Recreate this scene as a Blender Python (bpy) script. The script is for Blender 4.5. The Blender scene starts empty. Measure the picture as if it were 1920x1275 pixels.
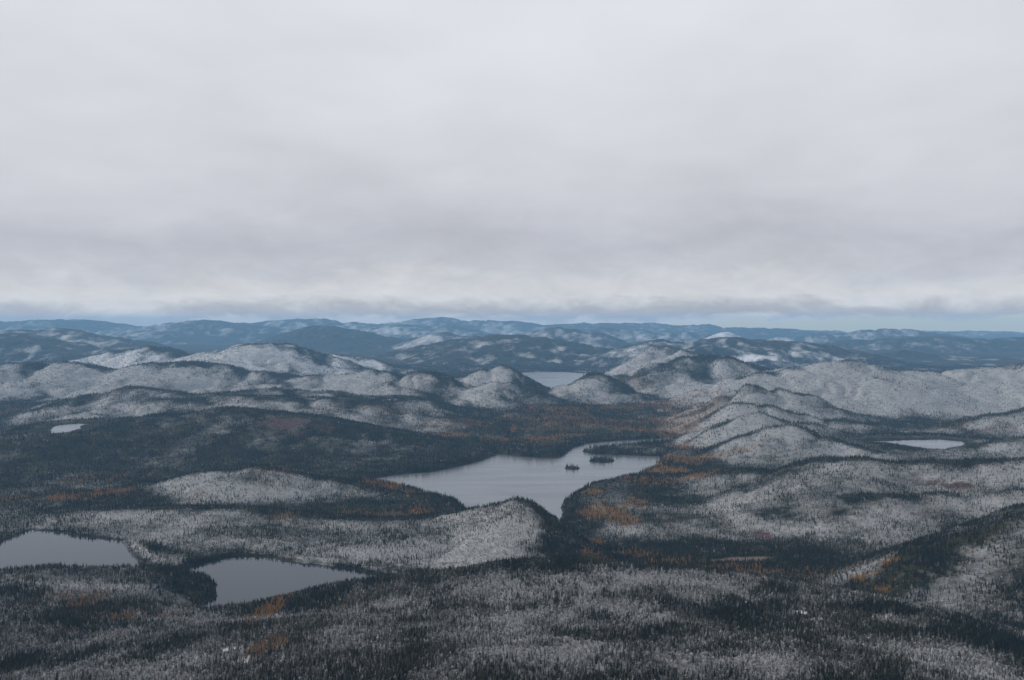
import bpy, math, random
import numpy as np

# ------------------------------------------------------------------ camera, sky, sun, exposure
scene = bpy.context.scene
col = scene.collection
FPX, U0, V0, HC = 1660.0, 960.0, 605.0, 500.0      # focal length and horizon in photo pixels, height above the main lake

cam_d = bpy.data.cameras.new('camera')
cam_d.sensor_width = 36.0
cam_d.lens = FPX / 1920.0 * 36.0
cam_d.shift_y = -(637.5 - V0) / 1920.0
cam_d.clip_start = 1.0
cam_d.clip_end = 120000.0
cam = bpy.data.objects.new('camera', cam_d)
cam.location = (0, 0, HC)
cam.rotation_euler = (math.radians(90), 0, 0)
col.objects.link(cam)
scene.camera = cam

SUN_EL, SUN_AZ = math.radians(25), math.radians(-80)   # azimuth from +Y, negative is left
SUN_STR, SUN_ANGLE = 3.0, math.radians(10)
SKY_STR, CLOUD_GAIN = 0.15, 1.05
EXPOSURE = 0.0

scene.view_settings.view_transform = 'Standard'
scene.view_settings.look = 'None'
scene.view_settings.exposure = EXPOSURE
scene.view_settings.gamma = 1.0
scene.view_settings.use_curve_mapping = False
cy = scene.cycles
cy.max_bounces = 4
cy.diffuse_bounces = 2
cy.glossy_bounces = 2
cy.transmission_bounces = 2
cy.volume_bounces = 2
cy.transparent_max_bounces = 8
cy.use_denoising = True
cy.caustics_reflective = False
cy.caustics_refractive = False


def srgb(r, g, b, a=1.0):
    def f(c):
        c /= 255.0
        return c / 12.92 if c <= 0.04045 else ((c + 0.055) / 1.055) ** 2.4
    return (f(r), f(g), f(b), a)


class NT:
    """thin helper round a node tree"""
    def __init__(self, tree):
        self.t = tree
        tree.nodes.clear()

    def n(self, kind, **kw):
        nd = self.t.nodes.new(kind)
        for k, v in kw.items():
            setattr(nd, k, v)
        return nd

    def l(self, a, b):
        self.t.links.new(a, b)

    def put(self, sock, v):
        if hasattr(v, 'is_output'):
            self.l(v, sock)
        else:
            sock.default_value = v

    def math(self, op, a, b=0.0, c=None, clamp=False):
        nd = self.n('ShaderNodeMath', operation=op, use_clamp=clamp)
        self.put(nd.inputs[0], a)
        self.put(nd.inputs[1], b)
        if c is not None:
            self.put(nd.inputs[2], c)
        return nd.outputs[0]

    def mix(self, f, a, b):
        nd = self.n('ShaderNodeMix', data_type='RGBA', clamp_factor=True)
        self.put(nd.inputs[0], f)
        self.put(nd.inputs[6], a)
        self.put(nd.inputs[7], b)
        return nd.outputs[2]

    def ramp01(self, v, lo, hi):
        nd = self.n('ShaderNodeMapRange', interpolation_type='SMOOTHSTEP')
        self.put(nd.inputs[0], v)
        nd.inputs[1].default_value = lo
        nd.inputs[2].default_value = hi
        return nd.outputs[0]

    def noise(self, vec, scale, detail=4.0, rough=0.55, dist=0.0):
        nd = self.n('ShaderNodeTexNoise')
        nd.inputs['Scale'].default_value = scale
        nd.inputs['Detail'].default_value = detail
        nd.inputs['Roughness'].default_value = rough
        nd.inputs['Distortion'].default_value = dist
        if vec is not None:
            self.l(vec, nd.inputs['Vector'])
        return nd.outputs['Fac']


def make_world():
    w = bpy.data.worlds.new('World')
    scene.world = w
    w.use_nodes = True
    t = NT(w.node_tree)
    out = t.n('ShaderNodeOutputWorld')
    tc = t.n('ShaderNodeTexCoord')
    sep = t.n('ShaderNodeSeparateXYZ')
    t.l(tc.outputs['Generated'], sep.inputs[0])
    x, y, z = sep.outputs
    hor = t.math('SQRT', t.math('ADD', t.math('MULTIPLY', x, x), t.math('MULTIPLY', y, y)))
    e = t.math('DIVIDE', z, t.math('MAXIMUM', hor, 0.02))
    e = t.math('MINIMUM', t.math('MAXIMUM', e, -0.2), 3.0)
    # cloud deck seen in perspective: directions projected on a level sheet
    den = t.math('ADD', t.math('MAXIMUM', e, 0.0), 0.22)
    comb = t.n('ShaderNodeCombineXYZ')
    t.l(t.math('DIVIDE', x, den), comb.inputs[0])
    t.l(t.math('DIVIDE', y, den), comb.inputs[1])
    deck = comb.outputs[0]
    n_big = t.noise(deck, 0.9, 3.0, 0.5)
    n_mid = t.noise(deck, 2.6, 5.0, 0.5, 0.3)
    # heaps standing on the horizon: stretched sideways
    comb2 = t.n('ShaderNodeCombineXYZ')
    t.l(t.math('MULTIPLY', x, 14.0), comb2.inputs[0])
    t.l(t.math('MULTIPLY', y, 14.0), comb2.inputs[1])
    t.l(t.math('MULTIPLY', z, 32.0), comb2.inputs[2])
    n_heap = t.noise(comb2.outputs[0], 1.0, 8.0, 0.62, 0.5)
    n_low = t.noise(comb2.outputs[0], 0.22, 3.0, 0.5)
    w1 = t.math('MULTIPLY', t.math('SUBTRACT', n_heap, 0.5), 0.050)
    w2 = t.math('MULTIPLY', t.math('SUBTRACT', n_big, 0.5), t.math('MULTIPLY', e, 0.9))
    w3 = t.math('MULTIPLY', t.math('SUBTRACT', n_low, 0.5), 0.040)
    tt = t.math('ADD', t.math('ADD', e, w1), t.math('ADD', w2, w3))
    ramp = t.n('ShaderNodeValToRGB')
    stops = [(0.000, (206, 204, 203)), (0.007, (172, 171, 175)), (0.016, (180, 180, 184)), (0.028, (212, 211, 212)),
             (0.041, (206, 206, 208)), (0.056, (193, 195, 201)), (0.094, (184, 186, 194)), (0.129, (197, 199, 206)),
             (0.184, (207, 209, 215)), (0.254, (213, 215, 221)), (0.374, (218, 220, 227))]
    el = ramp.color_ramp.elements
    while len(el) < len(stops):
        el.new(0.5)
    for k, (p, c) in enumerate(stops):
        el[k].position = p / 0.4
        el[k].color = srgb(*c)
    t.l(t.math('DIVIDE', tt, 0.4), ramp.inputs[0])
    shade = t.math('ADD', 0.895, t.math('MULTIPLY', t.math('SUBTRACT', n_mid, 0.5), 0.19))
    shade = t.math('ADD', shade, t.math('MULTIPLY', n_big, 0.22))
    shade = t.math('ADD', shade, t.math('MULTIPLY', t.math('SUBTRACT', t.noise(comb2.outputs[0], 1.6, 8.0, 0.65, 0.8), 0.5), t.math('MULTIPLY', t.ramp01(e, 0.14, 0.02), 0.34)))
    vm = t.n('ShaderNodeVectorMath', operation='SCALE')
    t.l(ramp.outputs[0], vm.inputs[0])
    t.l(t.math('MULTIPLY', shade, CLOUD_GAIN), vm.inputs[3])
    bgc = t.n('ShaderNodeBackground')
    t.l(vm.outputs[0], bgc.inputs[0])
    sky = t.n('ShaderNodeTexSky', sky_type='NISHITA')
    sky.sun_disc = False
    sky.sun_elevation = SUN_EL
    sky.sun_rotation = SUN_AZ
    sky.altitude = 900.0
    bgs = t.n('ShaderNodeBackground')
    t.l(sky.outputs[0], bgs.inputs[0])
    bgs.inputs[1].default_value = SKY_STR
    # cloud edge: clear strip low on the horizon, wider to the right where the deck ends nearer
    edge = t.math('ADD', t.math('ADD', e, 0.012), t.math('ADD', t.math('MULTIPLY', x, -0.036), t.math('MULTIPLY', w1, 0.5)))
    edge = t.math('ADD', edge, t.math('MULTIPLY', w3, 0.35))
    mask = t.ramp01(edge, -0.001, 0.0075)
    ms = t.n('ShaderNodeMixShader')
    t.l(mask, ms.inputs[0])
    t.l(bgs.outputs[0], ms.inputs[1])
    t.l(bgc.outputs[0], ms.inputs[2])
    t.l(ms.outputs[0], out.inputs[0])


make_world()

sun_d = bpy.data.lights.new('sun', 'SUN')
sun_d.energy = SUN_STR
sun_d.angle = SUN_ANGLE
sun_d.color = (1.0, 0.95, 0.88)
sun = bpy.data.objects.new('sun', sun_d)
sun.rotation_euler = (math.radians(90) - SUN_EL, 0, math.pi - SUN_AZ)
sun.location = (-800, 300, 1500)
col.objects.link(sun)


# ------------------------------------------------------------------ noise
def _hash(ix, iy, seed):
    h = (ix.astype(np.int64) * 374761393 + iy.astype(np.int64) * 668265263 + seed * 1442695041) & 0xFFFFFFFF
    h = ((h ^ (h >> 13)) * 1274126177) & 0xFFFFFFFF
    return ((h ^ (h >> 16)) & 0xFFFF).astype(np.float32) / 65535.0


def vnoise(x, y, wl, seed):
    x = x / wl
    y = y / wl
    ix = np.floor(x)
    iy = np.floor(y)
    fx = (x - ix).astype(np.float32)
    fy = (y - iy).astype(np.float32)
    ix = ix.astype(np.int64)
    iy = iy.astype(np.int64)
    sx = fx * fx * fx * (fx * (fx * 6 - 15) + 10)
    sy = fy * fy * fy * (fy * (fy * 6 - 15) + 10)
    a = _hash(ix, iy, seed)
    b = _hash(ix + 1, iy, seed)
    c = _hash(ix, iy + 1, seed)
    d = _hash(ix + 1, iy + 1, seed)
    return ((a + (b - a) * sx) * (1 - sy) + (c + (d - c) * sx) * sy) * 2 - 1


def fbm(x, y, wl, octs, seed, gain=0.5):
    s, amp, tot = 0, 1.0, 0.0
    for k in range(octs):
        # turn each octave so that the lattice does not show
        ca, sa = math.cos(0.7 * k + 0.4), math.sin(0.7 * k + 0.4)
        s = s + amp * vnoise(x * ca - y * sa + 31.7 * k, x * sa + y * ca - 17.3 * k, wl / 2.03 ** k, seed + k * 7)
        tot += amp
        amp *= gain
    return s / tot


def sstep(a, b, x):
    t = np.clip((x - a) / (b - a), 0, 1)
    return t * t * (3 - 2 * t)


# ------------------------------------------------------------------ the lie of the land
def P(u, v, Y):
    """the place at depth Y that lies on the sight line (u, v)"""
    return ((u - U0) / FPX * Y, Y, HC - (v - V0) / FPX * Y)


def onlevel(u, v, z):
    Y = (HC - z) * FPX / (v - V0)
    return ((u - U0) / FPX * Y, Y)


# name, crest [(u, v, depth)], rounding, front slope, back slope, frost, crest dark, label
R = []


def ridge(label, pts, r, kf, kb, frost, crest=0.35, Y=None):
    q = []
    for p in pts:
        d = p[2] if len(p) > 2 else Y
        d = d if d < 20000 else 20000 + (d - 20000) * 0.55
        q.append(P(p[0], p[1] + (5.0 * FPX / d if d < 9000 else 0), d))     # the outline in view is the tree tops'
    R.append(dict(label=label, pts=np.array(q, np.float64), r=r, kf=kf, kb=kb, frost=frost, crest=crest))


ridge('broad frosted foreground hill with mottled spruce at the bottom of the picture',
      [(330, 1205, 1200), (480, 1156, 1270), (560, 1122, 1300), (690, 1087, 1340), (800, 1072, 1350), (900, 1063, 1350), (975, 1049, 1340),
       (1060, 1051, 1330), (1200, 1064, 1310), (1320, 1071, 1300), (1400, 1086, 1270), (1560, 1106, 1200), (1640, 1127, 1160),
       (1700, 1147, 1130), (1800, 1192, 1070), (1880, 1228, 1020), (1980, 1280, 960)], 80, 0.03, 0.65, 0.47, 0.35)
ridge('wooded rise along the bottom edge of the foreground', [(420, 1330, 760), (700, 1285, 800), (900, 1290, 760), (1200, 1295, 740), (1500, 1310, 740), (1650, 1350, 720), (1800, 1400, 700)], 160, 0.15, 0.27, 0.48, 0.2)
ridge('small dark wooded spur at the bottom edge left of centre', [(690, 1262, 880), (760, 1243, 900), (840, 1226, 930), (905, 1222, 960)], 25, 0.22, 0.5, 0.10, 0.0)
ridge('low wooded peninsula between the two left lake arms',
      [(-160, 1110, 1560), (-50, 1088, 1560), (60, 1072, 1570), (150, 1065, 1570), (240, 1062, 1570), (310, 1068, 1560), (360, 1082, 1540), (385, 1098, 1520)], 60, 0.15, 0.5, 0.6, 0.15)
ridge('gentle wooded slope in the lower left corner', [(-300, 1190, 1050), (-100, 1215, 1050), (100, 1235, 1040), (300, 1260, 1020)], 120, 0.08, 0.14, 0.42, 0.2)
ridge('long frosted ridge behind the left lake',
      [(60, 988, 2250), (130, 964, 2230), (250, 948, 2200), (330, 941, 2180), (420, 947, 2160), (520, 953, 2140), (640, 964, 2110), (740, 968, 2100),
       (850, 960, 2090), (895, 954, 2060)], 45, 0.15, 0.5, 0.52, 0.62)
ridge('peaked frosted knoll in front of the main lake with a dark right flank',
      [(840, 958, 2070), (890, 950, 2030), (935, 941, 1975), (970, 932, 1925), (990, 937, 1900), (1006, 966, 1870), (1026, 1010, 1830), (1060, 1045, 1790), (1120, 1065, 1740)], 18, 0.22, 1.6, 0.46, 0.4)
ridge('frosted low hill on the near bank of the main lake',
      [(60, 915, 2700), (185, 903, 2700), (290, 902, 2680), (380, 882, 2680), (480, 870, 2680), (545, 882, 2670), (610, 893, 2650), (690, 906, 2600), (770, 918, 2540), (840, 932, 2470), (872, 950, 2420)], 40, 0.2, 0.45, 0.46, 0.5)
ridge('broad dark forested hill left of the main lake',
      [(-200, 845, 3400), (0, 835, 3400), (90, 826, 3380), (170, 812, 3450), (260, 784, 3650), (330, 768, 3750), (420, 766, 3700), (520, 772, 3650), (610, 780, 3600), (700, 798, 3560),
       (780, 818, 3520), (850, 838, 3480), (910, 856, 3440)], 90, 0.21, 0.3, 0.06, 0.05)
ridge('green plateau hill with light frost behind the dark hill',
      [(300, 752, 4400), (420, 742, 4450), (520, 742, 4450), (620, 748, 4400), (720, 760, 4350), (820, 778, 4250), (900, 800, 4150), (960, 822, 4050)], 120, 0.2, 0.2, 0.45, 0.2)
ridge('dark pointed hill in the left middle distance',
      [(60, 770, 4500), (130, 752, 4600), (190, 727, 4700), (255, 715, 4750), (310, 724, 4750), (345, 737, 4750), (430, 733, 4850), (520, 724, 4950), (600, 733, 4950), (690, 748, 4900)], 55, 0.28, 0.35, 0.36, 0.35)
ridge('long frosted hill at the left edge of the middle distance',
      [(-260, 700, 6000), (-80, 688, 6000), (0, 683, 6000), (80, 677, 6050), (150, 675, 6100), (205, 688, 6100)], 90, 0.25, 0.3, 0.84, 0.6)
ridge('frosted rounded hill in front of the left snowy peak',
      [(225, 694, 6000), (290, 679, 6000), (350, 676, 6050), (430, 681, 6050), (500, 687, 6000), (570, 697, 5950), (630, 713, 5850)], 90, 0.25, 0.3, 0.7, 0.6)
ridge('snowy rounded peak left of centre', [(360, 668, 7700), (400, 655, 7700), (450, 646, 7700), (490, 643, 7700), (530, 645, 7700), (570, 654, 7700), (610, 668, 7600), (650, 690, 7400)], 130, 0.3, 0.35, 0.85, 0.45)
ridge('grey hill shoulder left of the snowy peak', [(190, 668, 8300), (230, 656, 8300), (285, 649, 8300), (340, 655, 8200), (380, 664, 8100)], 130, 0.28, 0.35, 0.42, 0.4)
ridge('pale frosted slope right of the snowy peak', [(570, 660, 8600), (620, 662, 8600), (680, 672, 8500), (740, 690, 8300)], 130, 0.2, 0.35, 0.6, 0.3)
ridge('small bright frosted knoll left of the rounded knoll', [(635, 700, 5900), (680, 689, 5900), (725, 692, 5900), (755, 703, 5850)], 60, 0.34, 0.5, 0.8, 0.4)
ridge('round frosted knoll with dark right side', [(735, 712, 5500), (785, 695, 5500), (815, 694, 5500), (838, 706, 5450)], 60, 0.34, 0.6, 0.55, 0.4)
ridge('frosted hill left of the far lake', [(860, 708, 6000), (910, 691, 6000), (945, 685, 6000), (968, 687, 6000), (990, 701, 5950), (1015, 718, 5850), (1036, 733, 5750)], 40, 0.4, 0.7, 0.6, 0.35)
ridge('small frosted dome below the hill left of the far lake', [(905, 722, 5300), (935, 711, 5300), (960, 714, 5300), (985, 730, 5250)], 45, 0.32, 0.4, 0.5, 0.3)
ridge('dark cone shaped hill right of the far lake', [(1100, 704, 5500), (1117, 697, 5500), (1135, 702, 5500), (1165, 718, 5500), (1210, 738, 5450)], 45, 0.4, 0.55, 0.3, 0.3)
ridge('steep pale hill right of the far lake', [(1105, 700, 7200), (1140, 676, 7000), (1175, 656, 6950), (1215, 647, 6950), (1255, 648, 6950), (1290, 660, 6900), (1330, 680, 6800)], 110, 0.42, 0.4, 0.72, 0.2)
ridge('rugged dark and frosted hill right of the steep pale hill', [(1200, 720, 6000), (1228, 690, 6050), (1262, 668, 6100), (1310, 660, 6150), (1350, 664, 6150), (1400, 680, 6100), (1450, 700, 6000)], 70, 0.36, 0.4, 0.42, 0.45)
ridge('long bright frosted hillside on the right',
      [(1380, 712, 5300), (1430, 692, 5350), (1500, 679, 5400), (1560, 675, 5450), (1610, 679, 5450), (1660, 692, 5450), (1720, 694, 5450), (1800, 692, 5450), (1860, 688, 5450), (1920, 682, 5400), (2000, 676, 5400), (2250, 684, 5400)], 120, 0.3, 0.4, 1.0, 0.5)  # frost pushed up to paint the sunlight on this hillside
ridge('frosted spur crest above the orange valley', [(1270, 782, 4350), (1320, 757, 4400), (1360, 736, 4450), (1400, 717, 4500), (1450, 722, 4500), (1510, 736, 4500)], 32, 0.36, 0.6, 0.6, 0.5)
ridge('second frosted spur below the spur crest', [(1290, 792, 3950), (1340, 764, 4000), (1385, 747, 4050), (1440, 753, 4050), (1500, 770, 4050)], 32, 0.36, 0.6, 0.52, 0.5)
ridge('pale lit spur left of the right hand lake', [(1290, 832, 3500), (1345, 800, 3560), (1390, 774, 3620), (1420, 767, 3640), (1465, 778, 3640), (1520, 790, 3640)], 32, 0.36, 0.6, 0.6, 0.5)
ridge('grey spur sloping down to the right hand lake', [(1275, 862, 3150), (1340, 835, 3220), (1400, 810, 3280), (1450, 793, 3320), (1480, 790, 3320), (1520, 801, 3280), (1570, 822, 3180), (1650, 848, 2990)], 36, 0.3, 0.6, 0.42, 0.5)
ridge('dark brown wooded hill behind the right hand lake',
      [(1520, 788, 4000), (1580, 784, 4000), (1640, 793, 3980), (1720, 797, 3950), (1800, 786, 3920), (1870, 773, 3900), (1930, 763, 3900), (2100, 745, 3900), (2250, 740, 3900)], 70, 0.2, 0.5, 0.45, 0.5)
ridge('wooded rise right of the right hand lake', [(1800, 846, 3020), (1860, 822, 3050), (1930, 815, 3050), (2100, 805, 3050), (2250, 805, 3050)], 60, 0.3, 0.4, 0.48, 0.4)
ridge('big frosted hill filling the right middle ground',
      [(1280, 886, 2720), (1360, 880, 2620), (1430, 874, 2540), (1480, 868, 2480), (1515, 858, 2440), (1550, 852, 2420), (1610, 854, 2420), (1700, 862, 2400), (1770, 860, 2380), (1850, 857, 2350), (1930, 853, 2350), (2100, 843, 2350), (2250, 838, 2350)], 55, 0.22, 0.6, 0.4, 0.7)
ridge('frosted shelf with rock bands on the right hillside', [(1610, 940, 2060), (1680, 926, 2080), (1760, 925, 2090), (1850, 918, 2090), (1930, 912, 2090), (2100, 905, 2090)], 45, 0.2, 0.25, 0.5, 0.1)
ridge('dark headland with orange larches at the outlet of the main lake', [(1072, 934, 2540), (1096, 904, 2650), (1120, 900, 2680), (1165, 905, 2720), (1220, 893, 2800), (1260, 884, 2850)], 40, 0.15, 0.35, 0.34, 0.2)
ridge('dark wooded hill flank on the right edge',
      [(1590, 1105, 1480), (1650, 1078, 1500), (1710, 1048, 1520), (1750, 1018, 1540), (1800, 1000, 1550), (1860, 985, 1560), (1930, 962, 1560), (2050, 925, 1560), (2250, 890, 1560)], 45, 0.36, 0.5, 0.24, 0.45)
ridge('dark mountain behind the far lake',
      [(700, 672, 10800), (770, 656, 10900), (830, 643, 11000), (880, 633, 11000), (930, 627, 11000), (985, 627, 11000), (1030, 635, 10900), (1075, 646, 10700), (1130, 664, 10300), (1190, 684, 9800)], 220, 0.22, 0.3, 0.14, 0.1)
ridge('grey snowy mountain left of the dark mountain', [(710, 668, 13500), (750, 650, 13800), (790, 632, 14000), (835, 621, 14000), (868, 624, 14000), (900, 634, 13800)], 200, 0.35, 0.4, 0.42, 0.2)
ridge('deep blue dome shaped mountain left of centre',
      [(500, 662, 14500), (540, 637, 15000), (570, 617, 15200), (595, 610, 15200), (620, 611, 15200), (645, 616, 15200), (680, 617, 15200), (705, 629, 15000), (750, 644, 14800), (785, 660, 14300)], 220, 0.3, 0.4, 0.02, 0.0)
ridge('snow streaked mountain behind the dark mountain', [(980, 632, 15000), (1010, 620, 15200), (1042, 613, 15200), (1070, 616, 15200), (1110, 622, 15000), (1150, 634, 14800), (1190, 648, 14300)], 200, 0.35, 0.4, 0.42, 0.15)
ridge('long dark ridge above the right hillside',
      [(1190, 655, 9800), (1245, 637, 10000), (1290, 640, 10000), (1330, 634, 10300), (1365, 631, 10300), (1410, 637, 10300), (1480, 638, 10300), (1540, 645, 10200), (1600, 654, 10000), (1650, 668, 9800), (1690, 684, 9400)], 180, 0.3, 0.35, 0.16, 0.1)
ridge('bright rocky point on the far right skyline', [(1340, 633, 16000), (1362, 620, 16200), (1385, 628, 16200), (1420, 633, 16000), (1470, 632, 16000)], 120, 0.4, 0.4, 0.9, 0.0)
ridge('distant two humped mountain on the right',
      [(1480, 640, 18500), (1530, 625, 18800), (1570, 620, 19000), (1620, 616, 19000), (1655, 613, 19000), (1690, 615, 19000), (1740, 622, 18800), (1800, 630, 18500)], 250, 0.3, 0.4, 0.42, 0.1)
ridge('blue shaded low mountain at the far right',
      [(1520, 648, 14500), (1560, 637, 14500), (1620, 636, 14500), (1690, 632, 14500), (1770, 632, 14500), (1860, 634, 14500), (1920, 630, 14500), (2050, 628, 14500), (2250, 634, 14500)], 260, 0.2, 0.35, 0.22, 0.0)
ridge('small dark blue hill in the right valley', [(1620, 676, 11200), (1660, 662, 11300), (1700, 655, 11300), (1735, 660, 11200), (1780, 676, 11000)], 160, 0.3, 0.35, 0.04, 0.0)
ridge('blue grey mountain with frost streaks at the far left',
      [(-260, 640, 12000), (-100, 630, 12000), (0, 622, 12200), (60, 613, 12300), (105, 610, 12300), (150, 617, 12200), (210, 630, 12000), (270, 645, 11700), (330, 660, 11000)], 200, 0.28, 0.35, 0.34, 0.1)
ridge('dark blue slope in front of the far left mountain', [(-200, 650, 10500), (-60, 634, 10500), (20, 624, 10500), (70, 628, 10500), (130, 640, 10300), (200, 657, 10000)], 180, 0.28, 0.35, 0.16, 0.0)
ridge('pale mountain range on the left horizon',
      [(-260, 606, 24000), (-100, 602, 24000), (30, 600, 24000), (110, 598, 24000), (170, 601, 24000), (240, 608, 23500), (300, 612, 23000)], 500, 0.22, 0.3, 0.25, 0.0)
ridge('hazy broad mountain left of centre on the horizon',
      [(240, 622, 19500), (290, 611, 20000), (340, 603, 20500), (390, 601, 20500), (440, 605, 20500), (500, 612, 20000), (550, 620, 19500)], 400, 0.22, 0.3, 0.30, 0.0)
ridge('hazy mountain crest behind the deep blue dome',
      [(440, 606, 26000), (500, 600, 26000), (560, 597, 26000), (600, 597, 26000), (650, 603, 26000), (700, 606, 26000)], 500, 0.22, 0.3, 0.30, 0.0)
ridge('sunlit pale mountains between the dome and the centre',
      [(660, 614, 21000), (710, 607, 21500), (745, 605, 21500), (790, 607, 21500), (840, 611, 21000), (880, 617, 20500)], 380, 0.3, 0.35, 0.3, 0.0)
ridge('hazy mountain under the lowest cloud in the centre',
      [(740, 604, 28000), (790, 597, 28500), (830, 595, 28500), (870, 600, 28000), (920, 601, 28000), (960, 599, 28000), (1000, 607, 27500), (1040, 610, 27000)], 450, 0.25, 0.3, 0.35, 0.0)
ridge('pale blue mountains right of centre on the horizon',
      [(1030, 608, 27000), (1090, 602, 27500), (1140, 602, 27500), (1190, 604, 27500), (1240, 603, 27500), (1280, 609, 27000), (1330, 608, 27000), (1390, 613, 26500), (1480, 617, 26000)], 450, 0.25, 0.3, 0.25, 0.0)
ridge('low pale hills before the right horizon', [(1080, 620, 19000), (1130, 614, 19500), (1190, 618, 19500), (1240, 624, 19000), (1300, 622, 19000)], 300, 0.3, 0.35, 0.4, 0.0)

ridge('flat pale upland along the right horizon', [(1350, 618, 32500), (1500, 619, 32500), (1650, 620, 32500), (1800, 619, 32500), (1950, 620, 32500), (2200, 621, 32500)], 500, 0.15, 0.3, 0.4, 0.0)

# ---- lakes: outlines on their own level
LAKES = []


def lake(label, level, px, islands=()):
    LAKES.append(dict(label=label, level=level, poly=np.array([onlevel(u, v, level) for u, v in px]),
                      islands=[(onlevel(u, v, level), ru / FPX * onlevel(u, v, level)[1], ry) for u, v, ru, ry in islands]))


lake('grey main lake with two wooded islands in the middle of the valley', 0.0,
     [(685, 900), (720, 894), (760, 889), (800, 885), (840, 878), (880, 870), (905, 862), (932, 851), (950, 853), (985, 857), (1020, 859), (1048, 858),
      (1062, 850), (1070, 843), (1083, 837), (1103, 831), (1140, 827), (1200, 824), (1250, 821), (1296, 819), (1300, 826), (1250, 830), (1200, 834), (1150, 839), (1120, 842), (1092, 846),
      (1108, 851), (1150, 853), (1200, 854), (1240, 855), (1234, 862), (1228, 869), (1240, 876), (1226, 882), (1200, 888), (1194, 896), (1165, 904), (1140, 909), (1108, 912),
      (1078, 928), (1060, 940), (1052, 954), (1056, 996), (1048, 994), (1022, 966), (960, 958), (915, 960), (885, 960), (868, 952), (840, 936), (795, 924), (745, 913), (700, 904)],
     [(1132, 864, 25, 52), (1074, 878, 15, 34)])
lake('dark left lake with two arms behind the wooded peninsula', 30.0,
     [(-260, 1060), (-100, 1040), (0, 1019), (30, 1006), (52, 997), (62, 993), (110, 998), (160, 1006), (220, 1013), (240, 1022), (244, 1036), (256, 1051), (300, 1061), (335, 1065), (365, 1059),
      (400, 1050), (430, 1043), (470, 1042), (505, 1044), (530, 1051), (560, 1054), (620, 1059), (660, 1067), (705, 1079), (750, 1092), (700, 1106), (600, 1126), (480, 1150), (400, 1160), (360, 1152),
      (384, 1134), (404, 1118), (408, 1098), (392, 1083), (350, 1076), (300, 1074), (200, 1080), (100, 1085), (0, 1092), (-200, 1110), (-300, 1090)])
lake('distant pale lake under the dark mountain', 40.0,
     [(970, 700), (985, 697.5), (1010, 696.5), (1060, 697.5), (1100, 700), (1125, 705), (1110, 718), (1075, 730), (1049, 738), (1030, 733), (1005, 722), (980, 708)])
lake('narrow lake among wooded slopes on the right', 60.0,
     [(1630, 828), (1690, 825), (1760, 825), (1800, 828), (1808, 834), (1792, 839), (1770, 843), (1740, 842), (1700, 835), (1660, 830)])
lake('small bright pond in the dark forest on the left', 82.0,
     [(92, 806), (108, 798), (150, 794), (166, 795), (150, 802), (130, 811), (98, 813)])
lake('tiny pale pond on the green plateau', 96.0, [(716, 751), (722, 748), (742, 747), (750, 749), (742, 752), (725, 752)])

# ------------------------------------------------------------------ height field on a grid that widens with distance
NU, NY = 960, 1000
UMIN, UMAX, YMIN, YMAX = -330.0, 2250.0, 420.0, 28500.0
uu = np.linspace(UMIN, UMAX, NU)
yy = YMIN * (YMAX / YMIN) ** np.linspace(0, 1, NY)
GY, GU = np.meshgrid(yy, uu, indexing='ij')
GX = (GU - U0) / FPX * GY


def ridge_height(X, Y, rd, n):
    """highest of the roofs over the single pieces of the crest; also the distance from the crest"""
    pts, r = rd['pts'], rd['r']
    best = np.full(X.shape, -1e9)
    dist = np.full(X.shape, 1e9)
    for a, b in zip(pts[:-1], pts[1:]):
        dx, dy = b[0] - a[0], b[1] - a[1]
        t = np.clip(((X - a[0]) * dx + (Y - a[1]) * dy) / (dx * dx + dy * dy), 0, 1)
        py = a[1] + t * dy
        d = np.sqrt((X - a[0] - t * dx) ** 2 + (Y - py) ** 2)
        c = np.clip((py - Y) / np.maximum(d, 1e-3), -1, 1)
        k = rd['kb'] + (rd['kf'] - rd['kb']) * (0.5 + 0.5 * c)
        dd = d * (1 + 0.30 * n * sstep(0, r * 2.5, d))
        h = a[2] + t * (b[2] - a[2]) - k * (np.sqrt(dd * dd + r * r) - r)
        q = np.clip(0.5 + 0.5 * (h - best) / 5.0, 0, 1)
        best = np.where(best < -1e8, h, best + (h - best) * q + 5.0 * q * (1 - q))
        dist = np.minimum(dist, d)
    return best, dist


far = sstep(7500, 16000, GY)
base = 22 + 26 * fbm(GX, GY, 900, 3, 11) + far * (40 + 150 * fbm(GX, GY, 4200, 4, 23)) + 18 * sstep(3600, 6500, GY)
base += 28 * sstep(1500, 1100, GY) * sstep(-150, -350, GX)
H = base.copy()
RID = np.full(H.shape, -1, np.int32)
CREST = np.zeros(H.shape)
best_h = base.copy()
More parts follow.
